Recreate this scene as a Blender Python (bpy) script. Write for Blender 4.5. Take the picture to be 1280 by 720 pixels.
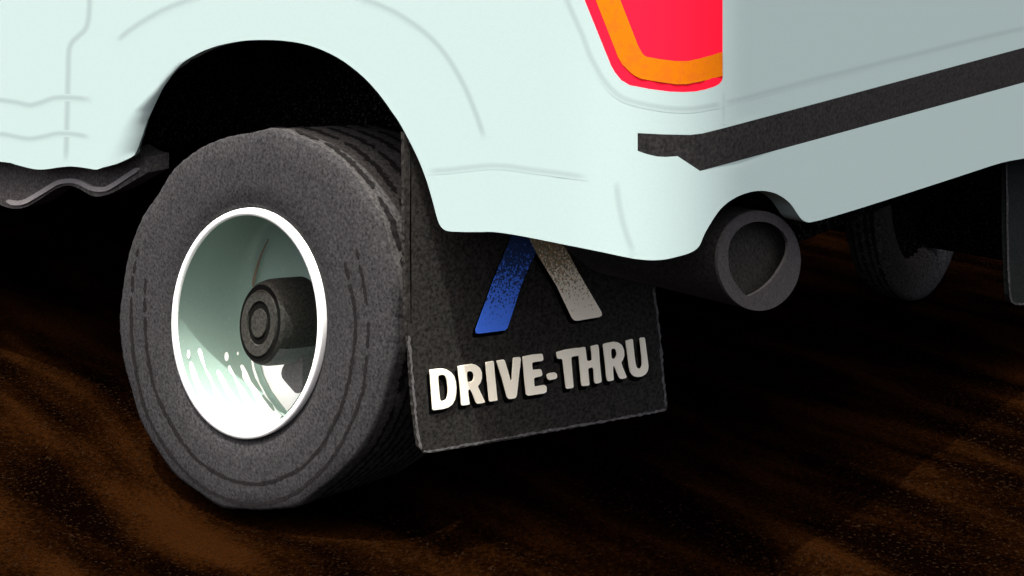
import bpy, bmesh, math, random
from mathutils import Vector, Matrix
from mathutils.bvhtree import BVHTree
random.seed(7)
for o in list(bpy.data.objects): bpy.data.objects.remove(o)
S = bpy.context.scene
COL = S.collection

# ------------------------------------------------------------ camera, sky, sun, exposure
FPX, VH, CAMH = 1800.0, -170.0, 1.368           # focal length in photo pixels, horizon row, eye height
cd = bpy.data.cameras.new('camera'); cam = bpy.data.objects.new('camera', cd); COL.objects.link(cam)
cam.location = (0, 0, CAMH); cam.rotation_euler = (math.pi/2, 0, 0)
cd.sensor_width = 36; cd.lens = FPX/1280*36; cd.shift_y = -(360-VH)/1280; cd.clip_start = .05; cd.clip_end = 2000
S.camera = cam
LA = math.radians(40)
L = Vector((math.sin(LA), math.cos(LA), 0))     # truck: across, towards its far side
F = Vector((-math.cos(LA), math.sin(LA), 0))    # truck: forwards
UP = Vector((0, 0, 1))
ELEV = math.radians(69); AZ = math.radians(17)
hz = (-L*math.cos(AZ) - F*math.sin(AZ)).normalized()
sundir = hz*math.cos(ELEV) + UP*math.sin(ELEV)
W = bpy.data.worlds.new('World'); S.world = W; W.use_nodes = True
nt = W.node_tree; nt.nodes.clear()
sky = nt.nodes.new('ShaderNodeTexSky'); sky.sky_type = 'NISHITA'; sky.sun_disc = False
sky.sun_elevation = ELEV; sky.sun_rotation = math.atan2(hz.x, hz.y); sky.dust_density = 10; sky.ozone_density = 0; sky.air_density = .45
bg = nt.nodes.new('ShaderNodeBackground'); bg.inputs[1].default_value = .15
wo = nt.nodes.new('ShaderNodeOutputWorld'); nt.links.new(sky.outputs[0], bg.inputs[0]); nt.links.new(bg.outputs[0], wo.inputs[0])
sd = bpy.data.lights.new('sun', 'SUN'); sd.energy = 2.6; sd.angle = math.radians(.6); sd.color = (1, .985, .955)
sun = bpy.data.objects.new('sun', sd); COL.objects.link(sun); sun.rotation_euler = (-sundir).to_track_quat('-Z', 'Y').to_euler(); sun.location = sundir*20
S.view_settings.view_transform = 'Standard'; S.view_settings.look = 'None'; S.view_settings.gamma = 1; S.view_settings.exposure = 1.55
S.render.resolution_x = 1024; S.render.resolution_y = 576
S.cycles.max_bounces = 5

# ------------------------------------------------------------ geometry helpers
def proj(P): return (640+FPX*P.x/P.y, VH+FPX*(CAMH-P.z)/P.y)
CAM = Vector((0, 0, CAMH))
def ray(u, v): return Vector(((u-640)/FPX, 1, -(v-VH)/FPX))
O = Vector(((345-640)/FPX, 1, 0))*(FPX*CAMH/(637-VH))      # where the rear tyre stands
def TC(f, l, z): return O + F*f + L*l + UP*z               # truck coordinates -> world
def plane(n, p):
    def fn(u, v):
        d = ray(u, v); return CAM + d*((p-CAM).dot(n)/d.dot(n))
    return fn
def lplane(l): return plane(L, TC(0, l, 0))
def fplane(f): return plane(F, TC(f, 0, 0))

# plan curve of the body shell: straight side, rounded corner, straight rear
SIDE_L, REAR_F, RC = -.03, -1.02, .25
curve = []
n = 400
for i in range(n+1):
    f = 4.6 + (REAR_F+RC-4.6)*(i/n)**.55 if i < n else REAR_F+RC
    curve.append(TC(f, SIDE_L, 0))
arc = [(0, 0)]                                   # easing curve: curvature grows from zero and fades back to zero
for i in range(60):
    t = (i+.5)/60; a = math.pi/2*t*t*(3-2*t); arc.append((arc[-1][0]+math.cos(a), arc[-1][1]+math.sin(a)))
for x, y in arc[1:]: curve.append(TC(REAR_F+RC-RC*x/arc[-1][0], SIDE_L+RC*y/arc[-1][1], 0))
for i in range(1, 101): curve.append(TC(REAR_F, SIDE_L+RC+i/100*2.3, 0))
cu = [proj(p)[0] for p in curve]
import bisect
def shell(u, v):
    i = min(max(bisect.bisect_left(cu, u), 1), len(cu)-1)
    a, b = curve[i-1], curve[i]; k = (u-640)/FPX
    den = (b.x-k*b.y)-(a.x-k*a.y)
    t = (k*a.y-a.x)/den if abs(den) > 1e-9 else 0
    y = a.y+(b.y-a.y)*t
    return Vector((k*y, y, CAMH-(v-VH)/FPX*y))

def smooth(pts, n=4, closed=False):
    out = []; m = len(pts)
    rng = range(m) if closed else range(m-1)
    for i in rng:
        p0 = pts[(i-1) % m] if closed or i > 0 else pts[i]
        p1 = pts[i]; p2 = pts[(i+1) % m]
        p3 = pts[(i+2) % m] if closed or i+2 < m else p2
        for k in range(n):
            t = k/n
            out.append(tuple(.5*((2*p1[j])+(-p0[j]+p2[j])*t+(2*p0[j]-5*p1[j]+4*p2[j]-p3[j])*t*t+(-p0[j]+3*p1[j]-3*p2[j]+p3[j])*t**3) for j in (0, 1)))
    if not closed: out.append(tuple(pts[-1]))
    return out

def flat(poly, holes=(), us=(), vs=()):
    """polygon with holes in photo pixels, cut along a grid -> (verts2d, faces)"""
    from mathutils.geometry import delaunay_2d_cdt
    vs2, edges = [], []
    for lp in [poly]+list(holes):
        b = len(vs2); vs2 += [Vector(p) for p in lp]; m = len(lp)
        edges += [(b+i, b+(i+1) % m) for i in range(m)]
    def inside(x, y):
        c = False
        for lp in [poly]+list(holes):
            m = len(lp)
            for i in range(m):
                x1, y1 = lp[i]; x2, y2 = lp[(i+1) % m]
                if (y1 > y) != (y2 > y) and x < (x2-x1)*(y-y1)/(y2-y1)+x1: c = not c
        return c
    for x in us:
        for y in vs:
            if inside(x, y): vs2.append(Vector((x, y)))
    r = delaunay_2d_cdt(vs2, edges, [], 0, 1e-4)
    V = r[0]; T = []
    for t in r[2]:
        c = sum((V[i] for i in t), Vector((0, 0)))/len(t)
        if inside(c.x, c.y): T.append(list(t))
    return V, T
def fr(a, b, st):
    r = []; x = a
    while x < b: r.append(x); x += st
    return r

def solid(V3, T, thick, facing=CAM):
    """front sheet + back sheet + rim, rim with its own vertices so that shading stays clean"""
    m = len(V3)
    nr = [Vector((0, 0, 0)) for _ in V3]
    T2 = []
    for t in T:
        a, b, c = (V3[i] for i in t[:3]); nn = (b-a).cross(c-a)
        if nn.dot(facing-a) < 0: t = t[::-1]; nn = -nn
        T2.append(t)
        for i in t: nr[i] += nn
    for v in nr:
        if v.length > 0: v.normalize()
    bm = bmesh.new()
    fv = [bm.verts.new(p) for p in V3]
    for t in T2:
        try: bm.faces.new([fv[i] for i in t]).smooth = True
        except ValueError: pass
    if thick:
        back = [p-k*thick for p, k in zip(V3, nr)]
        bv = [bm.verts.new(p) for p in back]
        for t in T2:
            try: bm.faces.new([bv[i] for i in t[::-1]])
            except ValueError: pass
        cnt = {}
        for t in T2:
            for i in range(len(t)):
                a, b = t[i], t[(i+1) % len(t)]; cnt[(a, b)] = 1
        for (a, b) in list(cnt):
            if (b, a) not in cnt:
                bm.faces.new([bm.verts.new(V3[b]), bm.verts.new(V3[a]), bm.verts.new(back[a]), bm.verts.new(back[b])])
    return bm

def link(name, bm, mats, parent=None, at=None):
    """mesh given in world coordinates; stored relative to its parent"""
    me = bpy.data.meshes.new(name); base = at if at is not None else (parent['_w'] if parent else (0, 0, 0))
    base = Vector(base)
    bmesh.ops.translate(bm, verts=bm.verts, vec=-base)
    bm.to_mesh(me); bm.free()
    for m in (mats if isinstance(mats, (list, tuple)) else [mats]): me.materials.append(m)
    o = bpy.data.objects.new(name, me); COL.objects.link(o)
    if parent:
        o.parent = parent; o.location = base-Vector(parent['_w'])
    else: o.location = base
    o['_w'] = tuple(base)
    return o

def set_normals(o, V, surf, disp=None):
    """exact surface normals on the front sheet, so panels shade without facets"""
    me = o.data; ns = [(0, 0, 0)]*len(me.vertices)
    def P(u, v): return surf(u, v)+(ray(u, v)*disp(u, v) if disp else Vector((0, 0, 0)))
    for i, p in enumerate(V):
        n = (P(p.x+.6, p.y)-P(p.x-.6, p.y)).cross(P(p.x, p.y+.6)-P(p.x, p.y-.6)).normalized()
        if n.dot(CAM-surf(p.x, p.y)) < 0: n = -n
        ns[i] = tuple(n)
    me.normals_split_custom_set_from_vertices(ns)
def sheet(name, poly, surf, mat, parent, thick=.025, holes=(), us=(), vs=(), disp=None):
    V, T = flat(poly, holes, us, vs)
    V3 = []
    for p in V:
        q = surf(p.x, p.y)
        if disp: q = q + ray(p.x, p.y)*disp(p.x, p.y)
        V3.append(q)
    o = link(name, solid(V3, T, thick), mat, parent); set_normals(o, V, surf, disp); return o

def ribbon(pts, w0, jag=0, taper=True, step=6, rnd=None, sm=True):
    """stroke in pixels -> outline polygon"""
    P = smooth(pts, 8) if sm else pts
    Q = [P[0]]; 
    for p in P[1:]:
        if math.dist(p, Q[-1]) >= step: Q.append(p)
    if math.dist(Q[-1], P[-1]) > .5: Q.append(P[-1])
    Lf, Rt = [], []
    m = len(Q)
    for i, p in enumerate(Q):
        a = Q[max(i-1, 0)]; b = Q[min(i+1, m-1)]
        dx, dy = b[0]-a[0], b[1]-a[1]; l = math.hypot(dx, dy) or 1
        nx, ny = -dy/l, dx/l
        w = w0(i/(m-1)) if callable(w0) else w0
        w /= 2
        wl = w+(random.uniform(-jag, jag) if jag else 0); wr = w+(random.uniform(-jag, jag) if jag else 0)
        if taper and i in (0, m-1): wl *= .45; wr *= .45
        wl = max(wl, .3); wr = max(wr, .3)
        Lf.append((p[0]+nx*wl, p[1]+ny*wl)); Rt.append((p[0]-nx*wr, p[1]-ny*wr))
    return Lf+Rt[::-1]

def soft_line(bm, layer, pts, w, surf, lift, core, edge, strength=1.0):
    """soft-edged seam line: five vertices across, colour fades to the paint at both edges"""
    P = smooth(pts, 10); Q = [P[0]]
    for p in P[1:]:
        if math.dist(p, Q[-1]) >= 5: Q.append(p)
    m = len(Q); rows = []
    offs = [-1, -.55, -.2, .2, .55, 1]; ks = [0, .6, 1, 1, .6, 0]
    for i, p in enumerate(Q):
        a = Q[max(i-1, 0)]; b = Q[min(i+1, m-1)]
        dx, dy = b[0]-a[0], b[1]-a[1]; l = math.hypot(dx, dy) or 1
        nx, ny = -dy/l, dx/l; row = []
        end = min(1, min(i, m-1-i)/1.5)
        for o_, k in zip(offs, ks):
            u, v = p[0]+nx*o_*w/2*1.25, p[1]+ny*o_*w/2*1.25
            q = surf(u, v); q = q - ray(u, v).normalized()*lift
            row.append((bm.verts.new(q), k*end*strength))
        rows.append(row)
    for r0, r1 in zip(rows, rows[1:]):
        for j in range(5):
            quad = [r0[j], r0[j+1], r1[j+1], r1[j]]
            a, b, c = quad[0][0].co, quad[1][0].co, quad[2][0].co
            if (b-a).cross(c-a).dot(CAM-a) < 0: quad = quad[::-1]
            f_ = bm.faces.new([q[0] for q in quad]); f_.smooth = True
            for lp, (vv, k) in zip(f_.loops, quad):
                lp[layer] = tuple(e*(1-k)+c_*k for e, c_ in zip(edge, core))+(1,)

def box(bm, f0, f1, l0, l1, z0, z1):
    vs = [bm.verts.new(TC(f, l, z)) for f in (f0, f1) for l in (l0, l1) for z in (z0, z1)]
    for q in ((0, 1, 3, 2), (4, 6, 7, 5), (0, 4, 5, 1), (2, 3, 7, 6), (0, 2, 6, 4), (1, 5, 7, 3)): bm.faces.new([vs[i] for i in q])
    return bm
def boxes(*bs, bevel=.012):
    bm = bmesh.new()
    for b in bs: box(bm, *b)
    bmesh.ops.recalc_face_normals(bm, faces=bm.faces)
    if bevel: bmesh.ops.bevel(bm, geom=bm.edges[:], offset=bevel, segments=2, affect='EDGES')
    return bm
def tube(bm, path, rad, seg=40, cap=True):
    rings = []
    for i, p in enumerate(path):
        d = (path[min(i+1, len(path)-1)]-path[max(i-1, 0)]).normalized()
        s = d.cross(UP); s = s.normalized() if s.length > .01 else L.copy(); t = s.cross(d).normalized()
        r = rad[i] if isinstance(rad, (list, tuple)) else rad
        rings.append([bm.verts.new(p+(s*math.cos(a)+t*math.sin(a))*r) for a in [2*math.pi*k/seg for k in range(seg)]])
    for a, b in zip(rings, rings[1:]):
        for k in range(seg): bm.faces.new((a[k], a[(k+1) % seg], b[(k+1) % seg], b[k])).smooth = True
    if cap: bm.faces.new(rings[0][::-1]); bm.faces.new(rings[-1])
    bmesh.ops.recalc_face_normals(bm, faces=bm.faces)
    return bm

# ------------------------------------------------------------ materials
def lin(c): return tuple(((x/255)/12.92 if x/255 <= .04045 else ((x/255+.055)/1.055)**2.4) for x in c)
def mat(name, a, b=None, scale=180, rough=.8, spec=.2, lo=.35, hi=.7, bump=0, specks=None, metallic=0, vcol=False):
    m = bpy.data.materials.new(name); m.use_nodes = True; t = m.node_tree; N = t.nodes; K = t.links
    p = N['Principled BSDF']; p.inputs['Roughness'].default_value = rough; p.inputs['Specular IOR Level'].default_value = spec
    p.inputs['Metallic'].default_value = metallic
    tc = N.new('ShaderNodeTexCoord'); no = N.new('ShaderNodeTexNoise'); no.inputs['Scale'].default_value = scale
    no.inputs['Detail'].default_value = 3; no.inputs['Roughness'].default_value = .65
    K.new(tc.outputs['Object'], no.inputs['Vector'])
    r = N.new('ShaderNodeValToRGB'); K.new(no.outputs['Fac'], r.inputs[0])
    b = b or a
    r.color_ramp.elements[0].position = lo; r.color_ramp.elements[0].color = tuple(a)+(1,)
    r.color_ramp.elements[1].position = hi; r.color_ramp.elements[1].color = tuple(b)+(1,)
    out = r.outputs[0]
    if vcol:
        at = N.new('ShaderNodeVertexColor'); at.layer_name = 'Col'
        mx = N.new('ShaderNodeMix'); mx.data_type = 'RGBA'; mx.blend_type = 'MULTIPLY'; mx.inputs[0].default_value = 1
        K.new(at.outputs[0], mx.inputs[6]); K.new(out, mx.inputs[7]); out = mx.outputs[2]
    if specks:
        n2 = N.new('ShaderNodeTexNoise'); n2.inputs['Scale'].default_value = scale*.85; n2.inputs['Detail'].default_value = 2
        K.new(tc.outputs['Object'], n2.inputs['Vector'])
        r2 = N.new('ShaderNodeValToRGB'); K.new(n2.outputs['Fac'], r2.inputs[0])
        r2.color_ramp.elements[0].position = specks[1]; r2.color_ramp.elements[0].color = (0, 0, 0, 1)
        r2.color_ramp.elements[1].position = specks[1]+.05; r2.color_ramp.elements[1].color = (1, 1, 1, 1)
        hue = N.new('ShaderNodeHueSaturation'); hue.inputs['Color'].default_value = tuple(specks[0])+(1,)
        mx = N.new('ShaderNodeMix'); mx.data_type = 'RGBA'; K.new(r2.outputs[0], mx.inputs[0]); K.new(out, mx.inputs[6]); mx.inputs[7].default_value = tuple(specks[0])+(1,)
        out = mx.outputs[2]
    K.new(out, p.inputs['Base Color'])
    if bump:
        bp = N.new('ShaderNodeBump'); bp.inputs['Strength'].default_value = bump; bp.inputs['Distance'].default_value = .004
        K.new(no.outputs['Fac'], bp.inputs['Height']); K.new(bp.outputs[0], p.inputs['Normal'])
    return m
PAINT = (.276, .366, .362)
def sc(c, k): return tuple(x*k for x in c)
M = {}
M['paint'] = mat('mint_paint', sc(PAINT, .97), sc(PAINT, 1.03), 400, rough=.75, spec=.15)
M['seam'] = mat('seam_line', (.97,)*3, (1.03,)*3, 400, rough=.75, spec=.15, vcol=True)
M['pad'] = mat('bumper_pad_rubber', (.005, .0052, .0055), (.022, .021, .021), 150, rough=.9, spec=.1)
M['board'] = mat('dark_plastic', (.03, .03, .03), (.095, .09, .088), 140, rough=.9, spec=.1)
M['board_line'] = mat('grey_plastic_bead', (.2, .198, .2), (.27, .265, .27), 160, rough=.9, spec=.1)
M['black'] = mat('underbody_black', (.0006, .0006, .0006), (.003, .003, .003), 200, rough=1, spec=0, specks=((.035, .033, .03), .58))
M['tyre'] = mat('tyre_rubber', (.009, .0092, .0095), (.043, .043, .045), 160, rough=.95, spec=.03, lo=.3, hi=.7)
M['tread'] = mat('lightened_tread_rubber', (.02, .02, .02), (.07, .069, .068), 140, rough=1, spec=.0, lo=.32, hi=.7)  # lighter than the sidewall to offset the shade on the tread
M['groove'] = mat('tyre_groove', (.008, .008, .008), (.018, .017, .017), 200, rough=1, spec=0)
M['lip'] = mat('polished_rim_lip', (.86, .9, .88), None, 100, rough=.5, spec=.3)
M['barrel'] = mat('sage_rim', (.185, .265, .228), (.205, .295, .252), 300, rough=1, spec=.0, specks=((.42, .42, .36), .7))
M['white'] = mat('rim_reflection_white', (.88, .91, .88), None, 200, rough=.6)  # chrome reflection put into the rim colour as white
M['hub'] = mat('hub_dark', (.009, .0095, .008), (.034, .034, .03), 180, rough=.9, spec=.1)
M['hub_ring'] = mat('hub_black_ring', (.0015, .0018, .0015), (.004, .004, .0035), 260, rough=.9, spec=.05)
M['caliper'] = mat('grey_casting', (.06, .058, .058), (.1, .096, .098), 180, rough=.9, spec=.1)
M['hose'] = mat('brown_hose', (.16, .12, .085), None, 100, rough=.8)
M['red'] = mat('red_lens', (.72, .007, .028), None, 100, rough=.5, spec=.1)
M['amber'] = mat('amber_lens', (.44, .115, .0012), (.42, .1, .004), 60, rough=.5, spec=.1, lo=.5, hi=.6)
M['flap'] = mat('mudflap_rubber', (.003, .003, .0027), (.036, .035, .031), 150, rough=.9, spec=.1, lo=.3, hi=.75)
M['flap_edge'] = mat('flap_edge_highlight', (.05, .05, .05), (.13, .13, .13), 120, rough=.9, spec=.1)  # lighter tone painting the highlight along the flap edge
M['letter'] = mat('cream_letter', (.95, .93, .76), None, 100, rough=.8)
M['print_black'] = mat('black_print', (.0015, .0015, .0015), None, 100, rough=1, spec=0)
M['pipe'] = mat('exhaust_steel_dark', (.009, .009, .0085), (.028, .027, .025), 150, rough=.9, spec=.1)
M['pipe_tip'] = mat('exhaust_tip_grey', (.03, .0295, .03), (.055, .054, .055), 180, rough=.9, spec=.1)
M['far_tyre'] = mat('dim_tyre_rubber', (.014, .014, .0145), (.085, .085, .085), 130, rough=.95, spec=.05)
M['far_flap'] = mat('dim_flap_rubber', (.006, .008, .0075), (.017, .021, .02), 150, rough=.9, spec=.05)
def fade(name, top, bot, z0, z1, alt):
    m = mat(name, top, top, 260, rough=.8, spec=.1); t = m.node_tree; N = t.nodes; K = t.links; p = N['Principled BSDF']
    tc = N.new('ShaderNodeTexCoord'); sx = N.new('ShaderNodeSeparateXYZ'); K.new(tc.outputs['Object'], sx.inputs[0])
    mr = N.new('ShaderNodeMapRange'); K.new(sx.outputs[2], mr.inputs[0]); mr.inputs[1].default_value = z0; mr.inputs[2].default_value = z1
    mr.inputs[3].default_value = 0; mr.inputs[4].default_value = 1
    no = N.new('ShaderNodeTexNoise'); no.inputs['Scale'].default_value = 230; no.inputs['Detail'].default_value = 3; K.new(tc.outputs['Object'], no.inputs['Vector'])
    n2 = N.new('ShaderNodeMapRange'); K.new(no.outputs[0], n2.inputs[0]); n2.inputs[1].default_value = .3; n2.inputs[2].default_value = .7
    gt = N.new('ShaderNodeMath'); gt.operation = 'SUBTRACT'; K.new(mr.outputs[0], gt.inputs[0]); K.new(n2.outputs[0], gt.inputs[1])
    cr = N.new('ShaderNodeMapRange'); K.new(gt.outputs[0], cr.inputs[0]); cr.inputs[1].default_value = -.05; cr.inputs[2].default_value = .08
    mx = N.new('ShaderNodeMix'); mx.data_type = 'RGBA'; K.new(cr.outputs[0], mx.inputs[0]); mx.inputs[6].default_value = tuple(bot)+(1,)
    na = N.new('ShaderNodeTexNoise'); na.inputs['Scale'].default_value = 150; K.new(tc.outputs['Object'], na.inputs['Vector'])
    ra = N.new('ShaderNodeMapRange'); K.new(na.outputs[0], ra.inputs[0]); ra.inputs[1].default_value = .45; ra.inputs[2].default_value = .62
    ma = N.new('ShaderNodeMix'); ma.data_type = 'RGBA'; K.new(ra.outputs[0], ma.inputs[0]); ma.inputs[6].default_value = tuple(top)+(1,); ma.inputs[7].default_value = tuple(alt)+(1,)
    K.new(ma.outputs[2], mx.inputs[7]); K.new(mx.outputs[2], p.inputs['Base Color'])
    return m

# ------------------------------------------------------------ ground
def ground_mat():
    m = bpy.data.materials.new('rust_brown_dirt'); m.use_nodes = True; t = m.node_tree; N = t.nodes; K = t.links; p = N['Principled BSDF']
    p.inputs['Roughness'].default_value = 1; p.inputs['Specular IOR Level'].default_value = 0
    tc = N.new('ShaderNodeTexCoord'); mp = N.new('ShaderNodeMapping'); K.new(tc.outputs['Object'], mp.inputs[0])
    mp.inputs['Rotation'].default_value = (0, 0, -math.atan2(F.y, F.x)+math.radians(8))
    w = N.new('ShaderNodeTexNoise'); w.inputs['Scale'].default_value = 2.6; w.inputs['Detail'].default_value = 2; w.inputs['Distortion'].default_value = .12
    st = N.new('ShaderNodeMapping'); K.new(mp.outputs[0], st.inputs[0]); st.inputs['Scale'].default_value = (.6, 2.6, 1)
    K.new(st.outputs[0], w.inputs['Vector'])
    g = N.new('ShaderNodeTexNoise'); g.inputs['Scale'].default_value = 95; g.inputs['Detail'].default_value = 4; g.inputs['Roughness'].default_value = .7; K.new(tc.outputs['Object'], g.inputs['Vector'])
    ad = N.new('ShaderNodeMath'); ad.operation = 'MULTIPLY_ADD'; K.new(g.outputs[0], ad.inputs[0]); ad.inputs[1].default_value = .55; K.new(w.outputs[0], ad.inputs[2])
    r = N.new('ShaderNodeValToRGB'); K.new(ad.outputs[0], r.inputs[0])
    e = r.color_ramp.elements; e[0].position = .66; e[0].color = (.0006, .0002, .0001, 1); e[1].position = .98; e[1].color = (.0100, .0034, .0008, 1)
    x = e.new(.79); x.color = (.0028, .0009, .00018, 1)
    q = N.new('ShaderNodeTexNoise'); q.inputs['Scale'].default_value = 130; q.inputs['Detail'].default_value = 2; K.new(tc.outputs['Object'], q.inputs['Vector'])
    qr = N.new('ShaderNodeMapRange'); K.new(q.outputs[0], qr.inputs[0]); qr.inputs[1].default_value = .61; qr.inputs[2].default_value = .68
    qm = N.new('ShaderNodeMix'); qm.data_type = 'RGBA'; K.new(qr.outputs[0], qm.inputs[0]); K.new(r.outputs[0], qm.inputs[6]); qm.inputs[7].default_value = (.0075, .004, .002, 1)
    K.new(qm.outputs[2], p.inputs['Base Color'])
    b = N.new('ShaderNodeBump'); b.inputs['Strength'].default_value = .6; b.inputs['Distance'].default_value = .02; K.new(ad.outputs[0], b.inputs['Height']); K.new(b.outputs[0], p.inputs['Normal'])
    return m
bm = bmesh.new()
# one sheet: fine and rutted near the truck, coarse to the horizon
def axis(a, b, st, far): return [-far, -far*.3, -30, -12]+fr(a, b, st)+[b, 12, 30, far*.3, far]
xs = axis(-3, 3, .05, 900); ys = axis(1.5, 7, .05, 900); ys = [y for y in ys]
from mathutils import noise
def gz(x, y):
    if not (-2.9 < x < 2.9 and 1.6 < y < 6.9): return 0
    f = x*F.x+y*F.y; l = x*L.x+y*L.y
    d = Vector((x, y, 0))-TC(.3, -.1, 0); df, dl = d.dot(F), d.dot(L)
    dip = .075*math.exp(-(df/.42)**2-(dl/.42)**2)          # the tyre has pressed a hollow into the dirt
    return .018*(noise.noise(Vector((f*1.4, l*7.5, 0)))-.35)-.002-dip
G = [[bm.verts.new((x, y, min(0, gz(x, y)))) for y in ys] for x in xs]
for i in range(len(xs)-1):
    for j in range(len(ys)-1):
        bm.faces.new((G[i][j], G[i+1][j], G[i+1][j+1], G[i][j+1])).smooth = True
g = link('ground', bm, ground_mat()); g['kind'] = 'structure'

# ------------------------------------------------------------ truck
truck = bpy.data.objects.new('pickup_truck', None); COL.objects.link(truck)
truck.location = TC(1.1, 1.05, 0); truck['_w'] = tuple(truck.location)
truck['label'] = 'pale mint pickup truck seen at its rear corner, red tail light, black mud flap'
truck['category'] = 'pickup truck'

bot_front = smooth([(-330, 176), (-200, 188), (-100, 196), (0, 202), (20, 206), (38, 210.5), (50, 212), (62, 211), (75, 209), (88, 208), (100, 209), (110, 210.5), (120, 212), (128, 209.5), (145, 205), (158, 199.5)], 3)+[(165, 196), (168.5, 193)]
arch = smooth([(169.5, 191.5), (172, 186), (178, 170), (183, 155), (189, 141), (197, 124), (204, 110), (212, 98), (222, 85), (233, 75), (251, 65), (266, 59), (281, 55), (300, 51.5), (320, 50), (350, 50.5), (380, 55), (405, 63.5), (430, 77), (455, 97), (475, 119), (490, 140), (499, 153), (510, 173), (522, 197), (533, 225), (541.5, 254), (546.5, 273), (551, 283), (557, 288), (565, 289.5)], 3)
bot_rear = smooth([(580, 290), (600, 290), (617, 290), (640, 293), (667, 298), (707, 306), (747, 314), (775, 320)], 3)
bot_bump = smooth([(793, 323.5), (811, 325.2), (829, 324.6), (846, 321), (860, 317), (869, 312.5), (875, 306), (880, 294), (889, 278), (901, 261), (915, 249.5), (931, 242), (948, 238.5), (963, 239.8), (976, 245), (987.5, 254), (995, 264.5), (1001, 273), (1007, 277), (1015, 277.5), (1040, 271), (1100, 252.5), (1199, 220.5), (1250, 204), (1280, 198), (1320, 190)], 3)+[(1392, 178)]
TOP = -186
GU = fr(-320, 720, 24)+fr(720, 1010, 5)+fr(1010, 1390, 30)
GV = fr(TOP+14, 320, 24)

def curl(u, v):                                    # sheet metal turning in ahead of the wheel arch
    if not (120 < u < 262 and v < 215): return 0
    pts = [(215, 128), (205, 131), (185, 140), (165, 149), (140, 163), (120, 186), (100, 203), (80, 222), (60, 256)]
    pr = [(215, 172), (192, 170), (170, 178), (155, 183), (140, 189.5), (120, 200), (100, 212), (80, 228), (60, 262)]
    def at(P):
        for (v0, u0), (v1, u1) in zip(P, P[1:]):
            if v1 <= v <= v0: return u1+(u0-u1)*(v-v1)/(v0-v1)
        return P[-1][1]
    a, b = at(pts), at(pr)
    if v < 72: return 0
    t = max(0, min(1.2, (u-a)/max(b-a, 1)))
    return .03*t*t*min(1, (v-72)/80)*(1 if t <= 1 else 1)
fine = [(x, y) for x in fr(122, 262, 5) for y in fr(62, 212, 5)]

seam_left = [(112, TOP), (112, -10), (111, 20), (107, 36), (97, 46), (90, 53), (86, 65), (85, 100), (83, 180), (82, 208.5)]
def upto(P, u, before=True): return [p for p in P if (p[0] < u if before else p[0] > u)]
cab_poly = [(-330, TOP)]+seam_left+upto(bot_front, 82)[::-1]
sheet('cab_side', cab_poly, shell, M['paint'], truck, us=fr(-320, 110, 24), vs=GV)
crease = [(771, 228), (774, 250), (780, 282), (786, 300), (790, 312), (793, 323.5)]
light = [(662, -170), (666, -160), (730.7, 0), (763.7, 81.6), (768.6, 90.4), (776.4, 100), (787, 106.5), (813, 111.4), (836.6, 114.5), (854, 115.2), (869.7, 114.3), (881, 112), (893, 108.3), (899, 105), (902, 101.5), (903.3, 98), (903.3, 0), (903.3, -170)]
bed_poly = [(112, TOP), (903.3, TOP), (903.3, -170)]+light[:-1][::1][:0]
bed_poly = [(112, TOP), (903.3, TOP)]+[(903.3, -170)]+light[0:1]+light[1:-1][0:-1]+[(903.3, 98)]
bed_poly += [(903.3, 160.5), (878.5, 166.7), (863, 168.6), (830, 168), (797, 166.3), (797, 188.5)]+crease[:-1]+[(793, 323.5)]
bed_poly += bot_rear[::-1]+arch[::-1]+upto(bot_front, 82, False)[::-1]+[(82, 208.5)]+seam_left[1:-1][::-1]
# bed side needs its fine grid ahead of the arch
def sheet_pts(name, poly, surf, m_, parent, pts, thick=.025, disp=None):
    from mathutils.geometry import delaunay_2d_cdt
    V = [Vector(p) for p in poly]; k = len(poly)
    def inside(x, y):
        c = False
        for i in range(k):
            x1, y1 = poly[i]; x2, y2 = poly[(i+1) % k]
            if (y1 > y) != (y2 > y) and x < (x2-x1)*(y-y1)/(y2-y1)+x1: c = not c
        return c
    V += [Vector(p) for p in pts if inside(*p)]
    r = delaunay_2d_cdt(V, [(i, (i+1) % k) for i in range(k)], [], 0, 1e-4)
    T = []
    for t in r[2]:
        c = sum((r[0][i] for i in t), Vector((0, 0)))/3
        if inside(c.x, c.y): T.append(list(t))
    V3 = [surf(p.x, p.y)+(ray(p.x, p.y)*disp(p.x, p.y) if disp else Vector((0, 0, 0))) for p in r[0]]
    o = link(name, solid(V3, T, thick), m_, parent); set_normals(o, r[0], surf, disp); return o
grid = [(x, y) for x in GU for y in GV if not (120 < x < 264 and 60 < y < 214)]+fine
bed = sheet_pts('bed_side', bed_poly, shell, M['paint'], truck, grid, disp=curl)
gate_poly = [(903.3, TOP), (1392, TOP), (1392, 29), (1280, 59.5), (1000, 134.8), (903.3, 160.5)]
gate = sheet('tailgate', gate_poly, shell, M['paint'], truck, us=GU, vs=GV)
bump_poly = [(797, 188.5), (805, 191.5), (813, 193.8), (822, 195.7), (832, 196.2), (847, 195.2), (875, 213.7), (1000, 179.8), (1280, 103), (1392, 72)]+bot_bump[::-1]+crease[::-1][1:]
bumper = sheet('bumper', bump_poly, shell, M['paint'], truck, us=GU, vs=GV, thick=.04)
pad_poly = [(797, 166.3), (830, 168), (863, 168.6), (878.5, 166.7), (903.3, 160.5), (1000, 134.8), (1280, 59.5), (1392, 29), (1392, 72), (1280, 103), (1000, 179.8), (875, 213.7), (847, 195.2), (832, 196.2), (822, 195.7), (813, 193.8), (805, 191.5), (797, 188.5)]
sheet('bumper_pad', pad_poly, shell, M['pad'], bumper, us=GU, vs=GV, thick=.03)
tl = sheet('tail_light', light, shell, M['red'], truck, us=fr(730, 903, 6), vs=GV, thick=.03)
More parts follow.
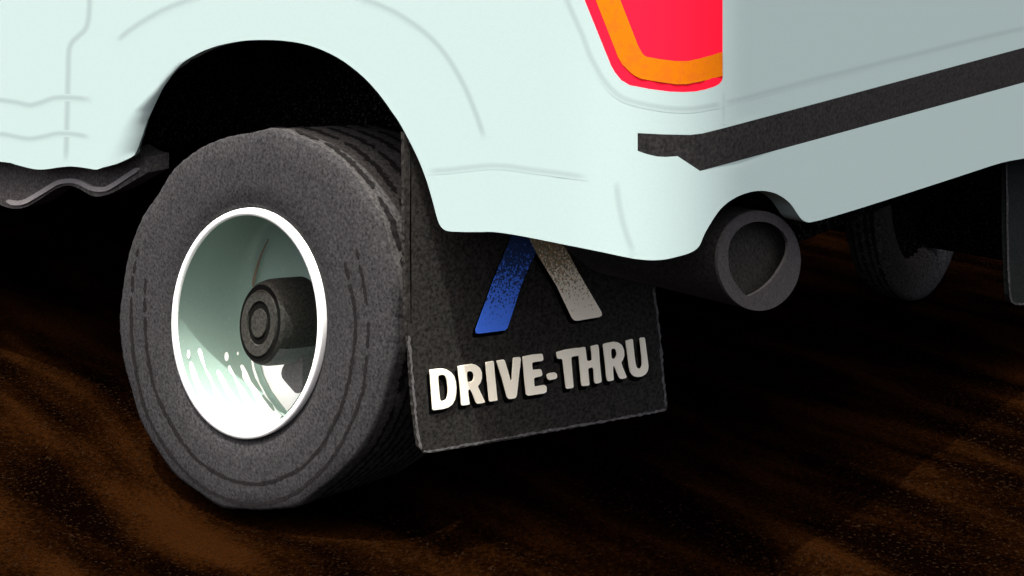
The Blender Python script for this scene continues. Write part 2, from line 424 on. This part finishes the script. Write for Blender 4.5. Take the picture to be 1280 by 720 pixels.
band = [(672, -170), (744.7, 0), (772.5, 71), (778, 80.7), (788, 90.4), (794, 95), (801.6, 98.5), (825, 102.6), (844.4, 105.3), (858, 105.3), (875.5, 102), (903.2, 95), (903.2, 65), (875.5, 73), (860, 76.3), (844.4, 76.3), (825, 74), (808.4, 71), (805, 69), (802.6, 66), (797.7, 57.3), (775.4, 0), (707, -170)]
def lifted(surf, d): return lambda u, v: surf(u, v)-ray(u, v).normalized()*d
sheet('lens_band', band, lifted(shell, .0017), M['amber'], tl, us=fr(730, 903, 6), vs=GV, thick=0)

# soft seam and crease lines as darker strips laid on the panels
def seams(name, parent, lines, disp=None):
    bm = bmesh.new(); ly = bm.loops.layers.float_color.new('Col')
    sf = (lambda u, v: shell(u, v)+ray(u, v)*disp(u, v)) if disp else shell
    for i, (pts, w, k) in enumerate(lines): soft_line(bm, ly, pts, w, sf, .00018 if i == 0 else .0003, sc(PAINT, .72), PAINT, k)
    return link(name, bm, M['seam'], parent)
seams('panel_seam', bed, [
    ([(112, -60), (112, -10), (111, 20), (107, 36), (97, 46), (90, 53), (86, 65), (85, 100), (83, 180), (82, 207)], 8, .8),
    ([(-40, 128), (-15, 123), (0, 125), (20, 128), (37, 131.5), (50, 128.5), (68, 122.5), (85, 122), (100, 123), (121, 125.5)], 7.5, .8),
    ([(-40, 168), (0, 167.5), (20, 171), (37, 173.5), (55, 170.5), (72, 167), (90, 167.5), (113, 171.5)], 7, .8),
    ([(146, 52), (158, 41), (175, 29), (190, 20), (205, 12), (238, -1), (290, -18), (350, -24), (410, -18), (458, 0), (480, 9), (500, 19), (530, 40), (555, 66), (578, 103), (594, 140), (601, 160), (607, 176)], 8, .75),
    ([(534, 214), (560, 212.5), (585, 209.5), (612, 207), (635, 208), (660, 211.5), (690, 215.5), (738, 222)], 8, .6),
    ([(700, -30), (709, 0), (718, 22), (728, 44), (736, 66), (743, 80), (752, 96), (762, 109), (773, 119), (786, 125.5), (813, 132), (836, 135.5), (860, 136.5), (880, 134), (903, 129.5)], 8, .65),
], curl)
seams('crease_line', gate, [([(903, 129.5), (940, 120), (983, 108.5), (1030, 96), (1067, 87), (1110, 76), (1150, 66.5), (1220, 49), (1290, 33)], 7, .45),
                            ([(904.5, 112), (904.5, 130), (904.5, 160)], 4, .35)])
seams('crease_line', bumper, [([(770, 226), (771.5, 240), (775, 262), (780, 283), (786, 301), (794, 321)], 9, .6)])

# added cover over the bed, out of view, lengthening the far shadow; dark underside
bm = boxes((REAR_F+.002, 4.5, SIDE_L+.002, 2.24, 1.385, 1.98), bevel=.03)
link('shadow_canopy', bm, M['paint'], truck)
bm = boxes((-.86, 4.4, .03, 2.15, 1.05, 1.38), (-.78, -.5, .03, 2.1, .74, 1.04), (.62, 4.4, .06, 2.1, .66, 1.04), (-.6, 4.4, .42, 1.75, .52, 1.06), (-.9, 4.4, 2.40, 2.43, .13, 1.38))  # last box: added far skirt that hides the sunlit ground beyond
link('underbody', bm, M['black'], truck)
# frame rails, cross members and rear axle
bm = boxes((-.72, 4.3, .62, .70, .5, .575), (-.72, 4.3, 1.45, 1.53, .5, .575), (-.7, -.62, .62, 1.53, .48, .57))
link('chassis_rail', bm, M['black'], truck)

# running board
rb = [(-330, 150), (-100, 170), (0, 190), (60, 192), (120, 193), (160, 185), (172, 192), (178, 194.5), (185, 196), (185, 206), (184.7, 215.5), (166, 226.5), (150, 236)]+smooth([(140, 241), (130, 244.5), (120, 245.8), (110, 242.5), (100, 236.5), (90, 232.5), (82, 232), (70, 236), (50, 249), (38, 256), (28, 260), (14, 260.5), (0, 256), (-30, 244), (-60, 236), (-120, 240), (-200, 232)], 3)+[(-330, 222)]
step = sheet('running_board', rb, lplane(.03), M['board'], truck, thick=.06)
ln = ribbon([(8, 251), (16, 254), (28, 253), (40, 247), (60, 235), (72, 228), (88, 226), (100, 228.5), (112, 235), (128, 237), (140, 232), (155, 222), (172, 211)], 5.6)
sheet('trim_bead', ln, lplane(.024), M['board_line'], step, thick=.008)

# ------------------------------------------------------------ near rear wheel
TCX, TCY, TRX, TRY = 323, 401.5, 173, 239
RCX, RCY, RRX, RRY = 312, 404, 94, 144
side0 = lplane(0.0)
def flz(P): d = P-O; return d.dot(F), d.z
NT = 240
def tyre_ring(fr_, l, th, extra=1.0, dz=0):
    """ring between rim edge (0) and shoulder (1), at depth l"""
    cx, cy = RCX+(TCX-RCX)*fr_, RCY+(TCY-RCY)*fr_
    rx, ry = (RRX+(TRX-RRX)*fr_)*extra, (RRY+(TRY-RRY)*fr_)*extra
    f_, z_ = flz(side0(cx+rx*math.cos(th), cy+ry*math.sin(th)))
    return TC(f_, l, z_+dz)
rs = random.Random(3)
bumps = [rs.uniform(-1, 1) for _ in range(64)]
def wob(th):
    x = (th/(2*math.pi) % 1)*34; i = int(x); t = x-i; t = t*t*(3-2*t)
    return bumps[i % 34]*(1-t)+bumps[(i+1) % 34]*t
prof = [(-.06, .02, 1, 0), (0, .006, 1, 0), (.1, -.004, 1, 0), (.35, -.006, 1, 0), (.7, -.004, 1, 0), (.95, -.002, 1, .4), (.99, .002, 1, .8), (1.0, .012, 1, 1), (1.0, .05, 1.0, .6), (1.0, .12, 1.0, .5), (1.0, .2, 1.0, .5), (1.0, .29, .995, .4), (.98, .335, .98, 0), (.8, .36, .96, 0), (.2, .36, .95, 0)]
TDZ = -.03
def tyre_pt(i, th):
    a, l, e, w = prof[i]
    k = 1+.017*w*wob(th)+(.0025*w*math.sin(th*90) if w else 0)
    return tyre_ring(a, l, th, e*k, TDZ*min(1, max(0, l/.3)))
bm = bmesh.new()
rings = [[bm.verts.new(tyre_pt(i, 2*math.pi*k/NT)) for k in range(NT)] for i in range(len(prof))]
for ri, (a, b) in enumerate(zip(rings, rings[1:])):
    for k in range(NT):
        f_ = bm.faces.new((a[k], a[(k+1) % NT], b[(k+1) % NT], b[k])); f_.smooth = True
        if 7 <= ri <= 12: f_.material_index = 1
bmesh.ops.recalc_face_normals(bm, faces=bm.faces)
tyre_bvh = BVHTree.FromBMesh(bm)
wheel_base = TC(.1, .15, 0)
# barrel and back disc
def rim_pt(l, th, e=1.0):
    f_, z_ = flz(side0(RCX+RRX*e*math.cos(th), RCY+RRY*e*math.sin(th))); return TC(f_, l, z_)
bb = bmesh.new()
rp = [(-.003, .943), (.03, .942), (.06, .941), (.1, .938), (.15, .925), (.175, .9), (.18, .8), (.182, .5), (.182, .15)]
rr = [[bb.verts.new(rim_pt(l, 2*math.pi*k/96, e)) for k in range(96)] for l, e in rp]
for a, b in zip(rr, rr[1:]):
    for k in range(96): bb.faces.new((a[k], a[(k+1) % 96], b[(k+1) % 96], b[k])).smooth = True
bb.faces.new(rr[-1])
bmesh.ops.recalc_face_normals(bb, faces=bb.faces)
for f_ in bb.faces:
    if f_.calc_center_median().y > 0 and len(f_.verts) > 4:
        if f_.normal.dot(L) > 0: bmesh.ops.reverse_faces(bb, faces=bb.faces[:])
        break
rim_bvh = BVHTree.FromBMesh(bb)
wheel = link('wheel', bb, M['barrel'], truck, at=wheel_base)
tyre = link('tyre', bm, [M['tyre'], M['tread']], wheel)
# bright lip
bm = bmesh.new()
lp = [(.01, 1.0), (-.004, 1.0), (-.009, .995), (-.01, .97), (-.009, .945), (-.004, .94), (.0, .945)]
rr = [[bm.verts.new(rim_pt(l, 2*math.pi*k/128, e)) for k in range(128)] for l, e in lp]
for a, b in zip(rr, rr[1:]):
    for k in range(128): bm.faces.new((a[k], a[(k+1) % 128], b[(k+1) % 128], b[k])).smooth = True
bmesh.ops.recalc_face_normals(bm, faces=bm.faces)
link('rim_lip', bm, M['lip'], wheel)

def cast(bvh, lift, fallback=None):
    def fn(u, v):
        d = ray(u, v).normalized(); h = bvh.ray_cast(CAM, d)
        if h[0] is None: return fallback(u, v) if fallback else CAM+d*3
        return h[0]-d*lift
    return fn
def decal(name, polys, surf, m_, parent, step=6, thick=0):
    bm = bmesh.new()
    for poly in polys:
        u0, u1 = min(p[0] for p in poly), max(p[0] for p in poly); v0, v1 = min(p[1] for p in poly), max(p[1] for p in poly)
        V, T = flat(poly, (), fr(u0+step/2, u1, step), fr(v0+step/2, v1, step))
        b2 = solid([surf(p.x, p.y) for p in V], T, thick)
        me = bpy.data.meshes.new('tmp'); b2.to_mesh(me); b2.free(); bm.from_mesh(me); bpy.data.meshes.remove(me)
    return link(name, bm, m_, parent)
def c5(P): return [(220+x/5.143, 420+y/5.143) for x, y in P]
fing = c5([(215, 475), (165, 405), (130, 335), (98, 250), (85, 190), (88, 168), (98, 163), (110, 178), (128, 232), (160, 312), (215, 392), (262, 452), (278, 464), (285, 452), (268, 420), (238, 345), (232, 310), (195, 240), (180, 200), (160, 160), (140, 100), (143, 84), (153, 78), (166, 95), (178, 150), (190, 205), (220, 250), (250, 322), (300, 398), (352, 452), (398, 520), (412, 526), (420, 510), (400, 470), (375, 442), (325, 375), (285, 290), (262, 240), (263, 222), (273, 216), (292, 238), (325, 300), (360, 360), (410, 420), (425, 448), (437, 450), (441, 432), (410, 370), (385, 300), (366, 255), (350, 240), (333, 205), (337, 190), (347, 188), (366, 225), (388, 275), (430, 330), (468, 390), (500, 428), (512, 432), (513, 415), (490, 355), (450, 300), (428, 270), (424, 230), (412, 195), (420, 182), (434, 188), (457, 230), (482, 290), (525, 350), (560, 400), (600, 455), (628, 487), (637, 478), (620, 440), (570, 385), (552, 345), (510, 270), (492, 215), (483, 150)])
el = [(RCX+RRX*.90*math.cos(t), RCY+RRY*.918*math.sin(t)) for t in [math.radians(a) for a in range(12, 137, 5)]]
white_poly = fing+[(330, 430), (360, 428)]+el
def ell(cx, cy, rx, ry): return [(cx+rx*math.cos(t), cy+ry*math.sin(t)) for t in [2*math.pi*k/14 for k in range(14)]]
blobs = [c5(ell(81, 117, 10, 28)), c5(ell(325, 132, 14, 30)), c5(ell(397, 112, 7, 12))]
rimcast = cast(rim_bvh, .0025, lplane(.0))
decal('painted_reflection', [white_poly]+blobs, rimcast, M['white'], wheel, step=4)  # drip-shaped rim reflection laid on as colour
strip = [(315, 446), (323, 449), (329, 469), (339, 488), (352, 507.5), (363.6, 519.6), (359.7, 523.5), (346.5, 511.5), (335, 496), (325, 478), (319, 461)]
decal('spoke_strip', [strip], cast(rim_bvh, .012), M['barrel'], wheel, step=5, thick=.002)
# sidewall rings: jagged broken lines moulded into the rubber
tyrecast = cast(tyre_bvh, .0012, lplane(.006))
outer = [(173, 311), (168, 333), (166, 351), (164, 380), (164, 400), (165, 425), (167, 446), (173, 481), (180, 508), (190, 532), (205, 557), (222, 580), (247, 604), (275, 621), (305, 629.5), (327, 630), (352, 624), (375, 612), (400, 590), (415, 573), (430, 548), (442, 521), (450, 500), (455, 480), (459, 435), (460, 400), (458, 376), (451, 337), (445, 311)]
inner = [(182, 348), (181, 372), (181, 393), (182.5, 430), (187, 460), (194, 489), (212, 527), (227, 552), (247, 575), (270, 591), (290, 600), (315, 604.5), (340, 602), (365, 591), (380, 582), (400, 560), (411, 542), (424, 515), (432, 490), (438, 466), (441, 445), (444, 420), (444, 400), (442, 380), (437, 355), (431, 327)]
def dashes(pts, w, jag, gaps):
    P = smooth(pts, 10); n_ = len(P); out = []; cur = []
    for i, p in enumerate(P):
        t = i/(n_-1)
        if gaps(t, p):
            if len(cur) > 3: out.append(cur)
            cur = []
        else: cur.append(p)
    if len(cur) > 3: out.append(cur)
    return [ribbon(c, w, jag, step=3, sm=False) for c in out]
gr = random.Random(5); 
def ends(t, p):
    e = min(t, 1-t)
    return e < .16 and gr.random() < .07*(1 - e/.2)
rg = dashes(outer, lambda t: 4.0, .9, ends)+dashes(inner, lambda t: 4.2, .9, ends)
decal('sidewall_ring', rg, tyrecast, M['groove'], wheel, step=30)
# tread grooves round the tyre: jagged, broken, following the tread surface
bm = bmesh.new(); tr = random.Random(11)
tbvh = tyre_bvh
def tread_pt(th, l):
    # interpolate profile at depth l
    for i in range(7, len(prof)-3):
        if prof[i][1] <= l <= prof[i+1][1]:
            t = (l-prof[i][1])/(prof[i+1][1]-prof[i][1]); p = tyre_pt(i, th).lerp(tyre_pt(i+1, th), t)
            c = tyre_ring(0, l, 0, 0, 0)
            return p+(p-c).normalized()*.0022
for li, l0 in enumerate([.035, .062, .088, .115, .142, .168, .195, .222, .248]):
    th = tr.uniform(0, .1)
    while th < 2*math.pi:
        v_low = math.sin(th) > .12
        run = tr.uniform(.18, .5) if not v_low else tr.uniform(.25, .7); gap = tr.uniform(.02, .07) if not v_low else tr.uniform(.0, .02)
        if not v_low and li % 2: th += .1; continue
        ns = max(3, int(run/.012)); prev = None
        for k in range(ns+1):
            a = th+run*k/ns
            end = min(1, min(k, ns-k)/3+.25)
            hw = (.0055 if v_low else .009)*end
            lj = l0+tr.uniform(-.003, .003)
            p, q = tread_pt(a, lj-hw*tr.uniform(.5, 1.3)), tread_pt(a, lj+hw*tr.uniform(.5, 1.3))
            if p is None or q is None: prev = None; continue
            cur = (bm.verts.new(p), bm.verts.new(q))
            if prev: bm.faces.new((prev[0], prev[1], cur[1], cur[0]))
            prev = cur
        th += run+gap
link('tread_groove', bm, M['groove'], wheel)

# hub and half shaft, leaning as drawn
AX = (L - UP*.17).normalized(); s1 = F.copy(); t1 = AX.cross(s1).normalized()
hc = lplane(.05)(323, 404)
bm = bmesh.new(); SEG = 64
HR = .091
hp = [(.0, 0), (.0, .33), (.004, .34), (.004, .5), (.0, .52), (0, .76), (.004, .78), (.004, .9), (.012, .97), (.03, 1.02), (.06, 1.03), (.5, 1.05)]
rings = []
def hr(d, k, e=.82):
    return [hc+AX*d+(s1*math.cos(a)*e+t1*math.sin(a))*HR*k for a in [2*math.pi*j/SEG for j in range(SEG)]]
for d, k in hp[1:]: rings.append([bm.verts.new(p) for p in hr(d, k)])
for ri, (a, b) in enumerate(zip(rings, rings[1:])):
    for j in range(SEG):
        f_ = bm.faces.new((a[j], a[(j+1) % SEG], b[(j+1) % SEG], b[j])); f_.smooth = ri > 7
        if ri in (1, 5): f_.material_index = 1
        zc = f_.calc_center_median()
        if ri > 6 and (zc-hc-AX*(zc-hc).dot(AX)).z < -.045*1: f_.material_index = 2  # lower faces in lighter grey: light from below put into the colour
bm.faces.new(rings[0]); bmesh.ops.recalc_face_normals(bm, faces=bm.faces)
hub = link('axle_hub', bm, [M['hub'], M['hub_ring'], M['caliper']], wheel)
cal = [(357, 440), (359, 453), (355, 456), (352.5, 461), (351.4, 467), (352.5, 472), (355, 475.5), (366, 488), (369, 491), (372.5, 491.8), (376, 490), (378, 484), (378, 453), (378, 440)]
sheet('caliper_bracket', cal, lplane(.13), M['caliper'], wheel, thick=.03)
hose_pts = [(315.5, 358), (318, 345), (322, 330), (327, 316), (335, 299)]
decal('brake_hose', [ribbon(smooth(hose_pts, 4), lambda t: 2.6*(1-t)+.7, step=4, sm=False)], cast(rim_bvh, .02), M['hose'], wheel, step=20, thick=.003)

# ------------------------------------------------------------ mud flap with emblem and lettering
p0 = TC(-.43, .05, 0); th = math.radians(58); fd = Vector((math.sin(th), math.cos(th), 0)); fn_ = Vector((fd.y, -fd.x, 0))
def fl(d): return plane(fn_, p0+fn_*d)
fr_rand = random.Random(4)
def rough_edge(P, amt=.5, step=4):
    out = []
    for a, b in zip(P, P[1:]+P[:1]):
        m = max(1, int(math.dist(a, b)/step))
        for k in range(m):
            t = k/m; out.append((a[0]+(b[0]-a[0])*t+fr_rand.uniform(-amt, amt), a[1]+(b[1]-a[1])*t+fr_rand.uniform(-amt, amt)))
    return out
flap_o = [(505, 166), (505.5, 300), (508, 400), (512, 440), (516, 500), (521, 545), (524, 560), (529, 566), (540, 566), (600, 556), (700, 538.5), (780, 523.5), (822, 515.5), (832, 514), (835, 509), (833, 495), (827, 435), (821, 380), (817, 330), (815, 240), (700, 200), (600, 220), (560, 215), (530, 200), (512, 178)]
flap = sheet('mud_flap', rough_edge(flap_o), fl(0), M['flap'], truck, thick=.012)
bead = [ribbon([(817, 360), (820, 378), (826, 435), (832, 495), (833, 508)], 2.6, .9, step=3, sm=False), 
        ribbon([(833, 511), (822, 514), (780, 522), (700, 536.5), (600, 554.5), (540, 564), (530, 564)], 2.6, .9, step=3, sm=False),
        ribbon([(527, 562), (523, 548), (518, 500), (514, 455), (511, 420)], 3.2, 1.1, step=3, sm=False)]
bead = [ribbon(rsm, 2.6 if i < 2 else 3.0, 1.0, step=3, sm=False) for i, rsm in enumerate([
    [(817+3*t/10.+(0 if t < 3 else 0), 360+t*2) for t in range(10)]+[(820+6*t/19, 380+55*t/19) for t in range(20)]+[(826+6.5*t/19, 435+73*t/19) for t in range(20)],
    [(833-33*t/11, 512+6.5*t/11) for t in range(12)]+[(800-262*t/69, 518.7+45*t/69) for t in range(1, 70)]+[(533, 564), (530, 563.6)],
    [(527-5*t/7, 562-17*t/7) for t in range(8)]+[(522-11*t/35, 544-124*t/35) for t in range(36)]])]
decal('edge_highlight', bead, fl(.0015), M['flap_edge'], flap, step=40)  # edge highlight painted as a thin lighter line
decal('side_slit', [ribbon([(513.5, 188), (513, 300), (513.8, 400)], 1.8, sm=False, step=10)], fl(.0012), M['print_black'], flap, step=40)
blue = [(667, 235), (640, 294), (617, 350), (594.4, 412), (595, 416.3), (599, 417), (631, 413), (634.5, 410), (653, 353), (662, 332), (671, 313.5), (661, 294), (690, 235)]
cream = [(634, 240), (661, 296.5), (671, 316.6), (695.5, 356.7), (715, 397.5), (718, 400.5), (722, 401), (749, 396.4), (752.5, 394.3), (752, 390), (724, 342), (704, 304), (672, 240)]
def sh(P, dx, dy): return [(x+dx, y+dy) for x, y in P]
def zof(v): return fl(0)(680, v).z
BZ0, BZ1 = zof(392), zof(305)
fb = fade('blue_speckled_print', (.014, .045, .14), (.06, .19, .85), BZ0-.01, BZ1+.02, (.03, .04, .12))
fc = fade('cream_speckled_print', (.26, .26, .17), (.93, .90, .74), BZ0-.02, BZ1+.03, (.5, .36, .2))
decal('emblem_backing', [sh(blue, -4, 5), sh([p for p in cream if p[1] > 290 or True], -5, 4)], fl(.0008), M['print_black'], flap, step=500)
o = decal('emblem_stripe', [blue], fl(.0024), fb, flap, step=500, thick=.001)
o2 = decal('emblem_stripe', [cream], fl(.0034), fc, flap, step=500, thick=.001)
# letters, each outline traced (rounded corners added below)
def rounded(P, r=1.3):
    out = []; m = len(P)
    for i in range(m):
        p = P[i]; a = P[i-1]; b = P[(i+1) % m]
        da, db = math.dist(p, a), math.dist(p, b)
        if da < 2.2 or db < 2.2: out.append(p); continue
        v1 = ((a[0]-p[0])/da, (a[1]-p[1])/da); v2 = ((b[0]-p[0])/db, (b[1]-p[1])/db)
        if v1[0]*v2[0]+v1[1]*v2[1] < -.93: out.append(p); continue
        ra, rb = min(r, da*.45), min(r, db*.45)
        A = (p[0]+v1[0]*ra, p[1]+v1[1]*ra); B = (p[0]+v2[0]*rb, p[1]+v2[1]*rb)
        for k in range(4):
            t = k/3; out.append(((1-t)**2*A[0]+2*t*(1-t)*p[0]+t*t*B[0], (1-t)**2*A[1]+2*t*(1-t)*p[1]+t*t*B[1]))
    return out
def c1(P): return [(530+x/9, 440+y/9) for x, y in P]
def c2(P): return [(620+x/9, 430+y/9) for x, y in P]
def c3(P): return [(720+x/9, 410+y/9) for x, y in P]
letters = [
 (c1([(67, 204), (130, 196), (205, 190), (262, 200), (310, 232), (342, 275), (358, 330), (366, 400), (362, 470), (350, 535), (320, 590), (275, 622), (220, 640), (100, 655), (88, 480), (75, 300)]), [smooth(c1([(160, 285), (175, 262), (205, 256), (235, 265), (255, 300), (268, 370), (274, 450), (266, 510), (245, 545), (210, 556), (188, 545), (178, 500), (168, 400)]), 2, True)]),
 (c1([(385, 165), (470, 148), (545, 138), (590, 148), (630, 180), (652, 230), (652, 300), (635, 350), (605, 385), (640, 460), (688, 562), (670, 574), (600, 583), (585, 565), (548, 470), (525, 425), (505, 420), (497, 440), (503, 500), (515, 590), (425, 603), (420, 520), (410, 400), (395, 280)]), [smooth(c1([(485, 250), (490, 225), (510, 216), (540, 222), (560, 250), (563, 295), (550, 325), (520, 342), (495, 335), (487, 300)]), 2, True)]),
 (c1([(695, 120), (785, 102), (800, 280), (828, 545), (738, 560), (715, 330)]), []),
 (c2([(10, 192), (95, 177), (120, 250), (148, 350), (165, 412), (172, 416), (182, 405), (188, 300), (198, 158), (278, 150), (280, 180), (262, 330), (238, 560), (228, 600), (205, 612), (145, 620), (128, 600), (75, 400)]), []),
 (c2([(303, 145), (420, 122), (525, 113), (535, 175), (520, 190), (425, 205), (408, 215), (408, 250), (415, 295), (510, 286), (524, 345), (512, 362), (440, 378), (428, 392), (430, 430), (436, 482), (555, 464), (572, 485), (570, 540), (545, 555), (360, 583), (343, 570), (325, 400)]), []),
 (c2([(575, 350), (595, 333), (665, 322), (685, 335), (690, 375), (675, 392), (600, 407), (582, 395)]), []),
 (c2([(684, 95), (780, 68), (890, 50), (938, 46), (944, 120), (930, 132), (870, 140), (848, 150), (850, 200), (862, 350), (874, 480), (862, 495), (800, 504), (790, 490), (772, 330), (756, 185), (745, 168), (695, 166)]), []),
 (c3([(30, 230), (105, 213), (115, 290), (125, 365), (150, 378), (185, 365), (180, 290), (170, 208), (250, 188), (258, 230), (268, 380), (290, 600), (275, 615), (220, 628), (210, 600), (203, 470), (190, 443), (150, 450), (138, 465), (145, 560), (154, 635), (140, 648), (70, 655), (62, 600), (48, 450)]), []),
 (c3([(308, 190), (330, 175), (430, 157), (480, 165), (520, 195), (542, 250), (545, 310), (530, 355), (510, 390), (530, 450), (573, 550), (560, 564), (505, 575), (490, 560), (455, 480), (432, 428), (420, 430), (418, 470), (426, 580), (412, 592), (358, 600), (348, 560), (330, 370)]), [smooth(c3([(396, 265), (400, 242), (420, 230), (445, 240), (462, 275), (460, 315), (445, 342), (425, 350), (405, 340), (398, 305)]), 2, True)]),
 (c3([(563, 145), (640, 125), (650, 220), (662, 330), (672, 405), (685, 445), (710, 462), (735, 452), (747, 420), (743, 330), (722, 125), (735, 112), (775, 108), (785, 180), (800, 300), (817, 430), (810, 480), (785, 520), (740, 545), (690, 552), (645, 540), (615, 500), (600, 430), (582, 290)]), []),
]
def glyphs(name, off, d, thick, m_, wobble=0):
    bm = bmesh.new()
    for P, H in letters:
        V, T = flat(sh(rounded(P), *off), [sh(h, *off) for h in H])
        b2 = solid([fl(d)(p.x, p.y) for p in V], T, thick)
        me = bpy.data.meshes.new('tmp'); b2.to_mesh(me); b2.free(); bm.from_mesh(me); bpy.data.meshes.remove(me)
    return link(name, bm, m_, flap)
bk = glyphs('lettering_backing', (-4.6, 5.2), .0012, 0, M['print_black'])
# fill between letter face and its black backing so that the block reads solid, as printed
lt = glyphs('lettering', (0, 0), .005, .003, M['letter'])

# ------------------------------------------------------------ exhaust
tipf = fplane(-.985)
c0 = tipf(949, 326)
er = [(949+52*math.cos(t), 326+62.5*math.sin(t)) for t in [2*math.pi*k/72 for k in range(72)]]
shade_hole = smooth([(948, 277), (965, 280), (978, 290), (985, 303), (984, 318), (977, 333), (966, 349), (953, 361), (941, 368), (935, 370), (928, 365), (918, 352), (912, 338), (910.5, 320), (912, 304), (921, 289), (934, 280)], 3, True)  # outline of the shadow inside the pipe, cut as the opening
bm = bmesh.new()
ringf = [tipf(*p) for p in er]
path_f = [0, .02, .15, .3, .42]; rings = []
ctr = sum(ringf, Vector())/len(ringf)
for i, s in enumerate([0, .006, .2, .34, .43, .5, .54]):
    bend = max(0, s-.34); off = F*min(s, .5)+UP*(bend*bend*5.5)
    k = [1.0, 1.0, .97, .95, .93, .9, .88][i]
    rings.append([bm.verts.new(ctr+(p-ctr)*k+off) for p in ringf])
for a, b in zip(rings, rings[1:]):
    for k in range(72): bm.faces.new((a[k], a[(k+1) % 72], b[(k+1) % 72], b[k])).smooth = True
bmesh.ops.recalc_face_normals(bm, faces=bm.faces)
pipe = link('exhaust_pipe', bm, M['pipe'], truck)
sheet('exhaust_tip', er, fplane(-.988), M['pipe_tip'], pipe, thick=.006, holes=[shade_hole])
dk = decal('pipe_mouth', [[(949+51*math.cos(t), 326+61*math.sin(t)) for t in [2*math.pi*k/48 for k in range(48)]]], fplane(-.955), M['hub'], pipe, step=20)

# ------------------------------------------------------------ far rear wheel and far flap
fc_f, fc_l = None, None
gp = ray(1137, 367); gpt = CAM+gp*(CAMH/-gp.z)                       # it stands on the ground here
fw_base = gpt
AXF = Vector((.80, -.6, 0)).normalized(); SF = Vector((.6, .80, 0)).normalized()
bm = bmesh.new()
R_ = .385
fwp = [(-.06, .62), (-.065, .7), (-.065, .9), (-.06, .97), (-.05, .99), (0, 1.0), (.04, 1.0), (.055, .985), (.06, .95), (.06, .88), (.05, .72), (.0, .68)]
cz = gpt+UP*(R_-.005)
rr = []
for d, k in fwp:
    rr.append([bm.verts.new(cz+AXF*d+(SF*math.cos(a)+UP*math.sin(a))*R_*k) for a in [2*math.pi*j/96 for j in range(96)]])
for a, b in zip(rr, rr[1:]):
    for j in range(96): bm.faces.new((a[j], a[(j+1) % 96], b[(j+1) % 96], b[j])).smooth = True
bmesh.ops.recalc_face_normals(bm, faces=bm.faces)
fwv = BVHTree.FromBMesh(bm)
fw = link('wheel', bm, M['far_tyre'], truck, at=gpt)
bm = bmesh.new()
for d in (-.035, -.012, .012, .033):
    prev = None
    for j in range(241):
        a = 2*math.pi*j/240; w = .007*random.uniform(.4, 1.3)
        e = SF*math.cos(a)+UP*math.sin(a)
        c = (bm.verts.new(cz+AXF*(d-w)+e*(R_+.002)), bm.verts.new(cz+AXF*(d+w)+e*(R_+.002)))
        if prev and random.random() > .12: bm.faces.new((prev[0], prev[1], c[1], c[0]))
        prev = c
link('tread_groove', bm, M['groove'], fw)
bm = bmesh.new()
rr = []
for d, k in [(.02, .7), (-.02, .66), (-.03, .3), (-.03, .02)]:
    rr.append([bm.verts.new(cz+AXF*d+(SF*math.cos(a)+UP*math.sin(a))*R_*k) for a in [2*math.pi*j/48 for j in range(48)]])
for a, b in zip(rr, rr[1:]):
    for j in range(48): bm.faces.new((a[j], a[(j+1) % 48], b[(j+1) % 48], b[j])).smooth = True
link('rim', bm, M['black'], fw)
ff = [(1257, 150), (1258, 300), (1261, 368), (1264, 378), (1270, 381), (1290, 381), (1374, 361), (1376, 150)]
farflap = sheet('mud_flap', ff, fplane(-.94), M['far_flap'], truck, thick=.012)
decal('edge_highlight', [ribbon([(1258.5, 200), (1259.5, 300), (1262, 360), (1264, 374), (1269, 379.5), (1284, 379.5), (1330, 372)], 2.4, .5, step=5, sm=True)], fplane(-.943), M['far_tyre'], farflap, step=40)  # painted highlight along the far flap's edge

for ob in bpy.data.objects:
    if '_w' in ob.keys(): del ob['_w']
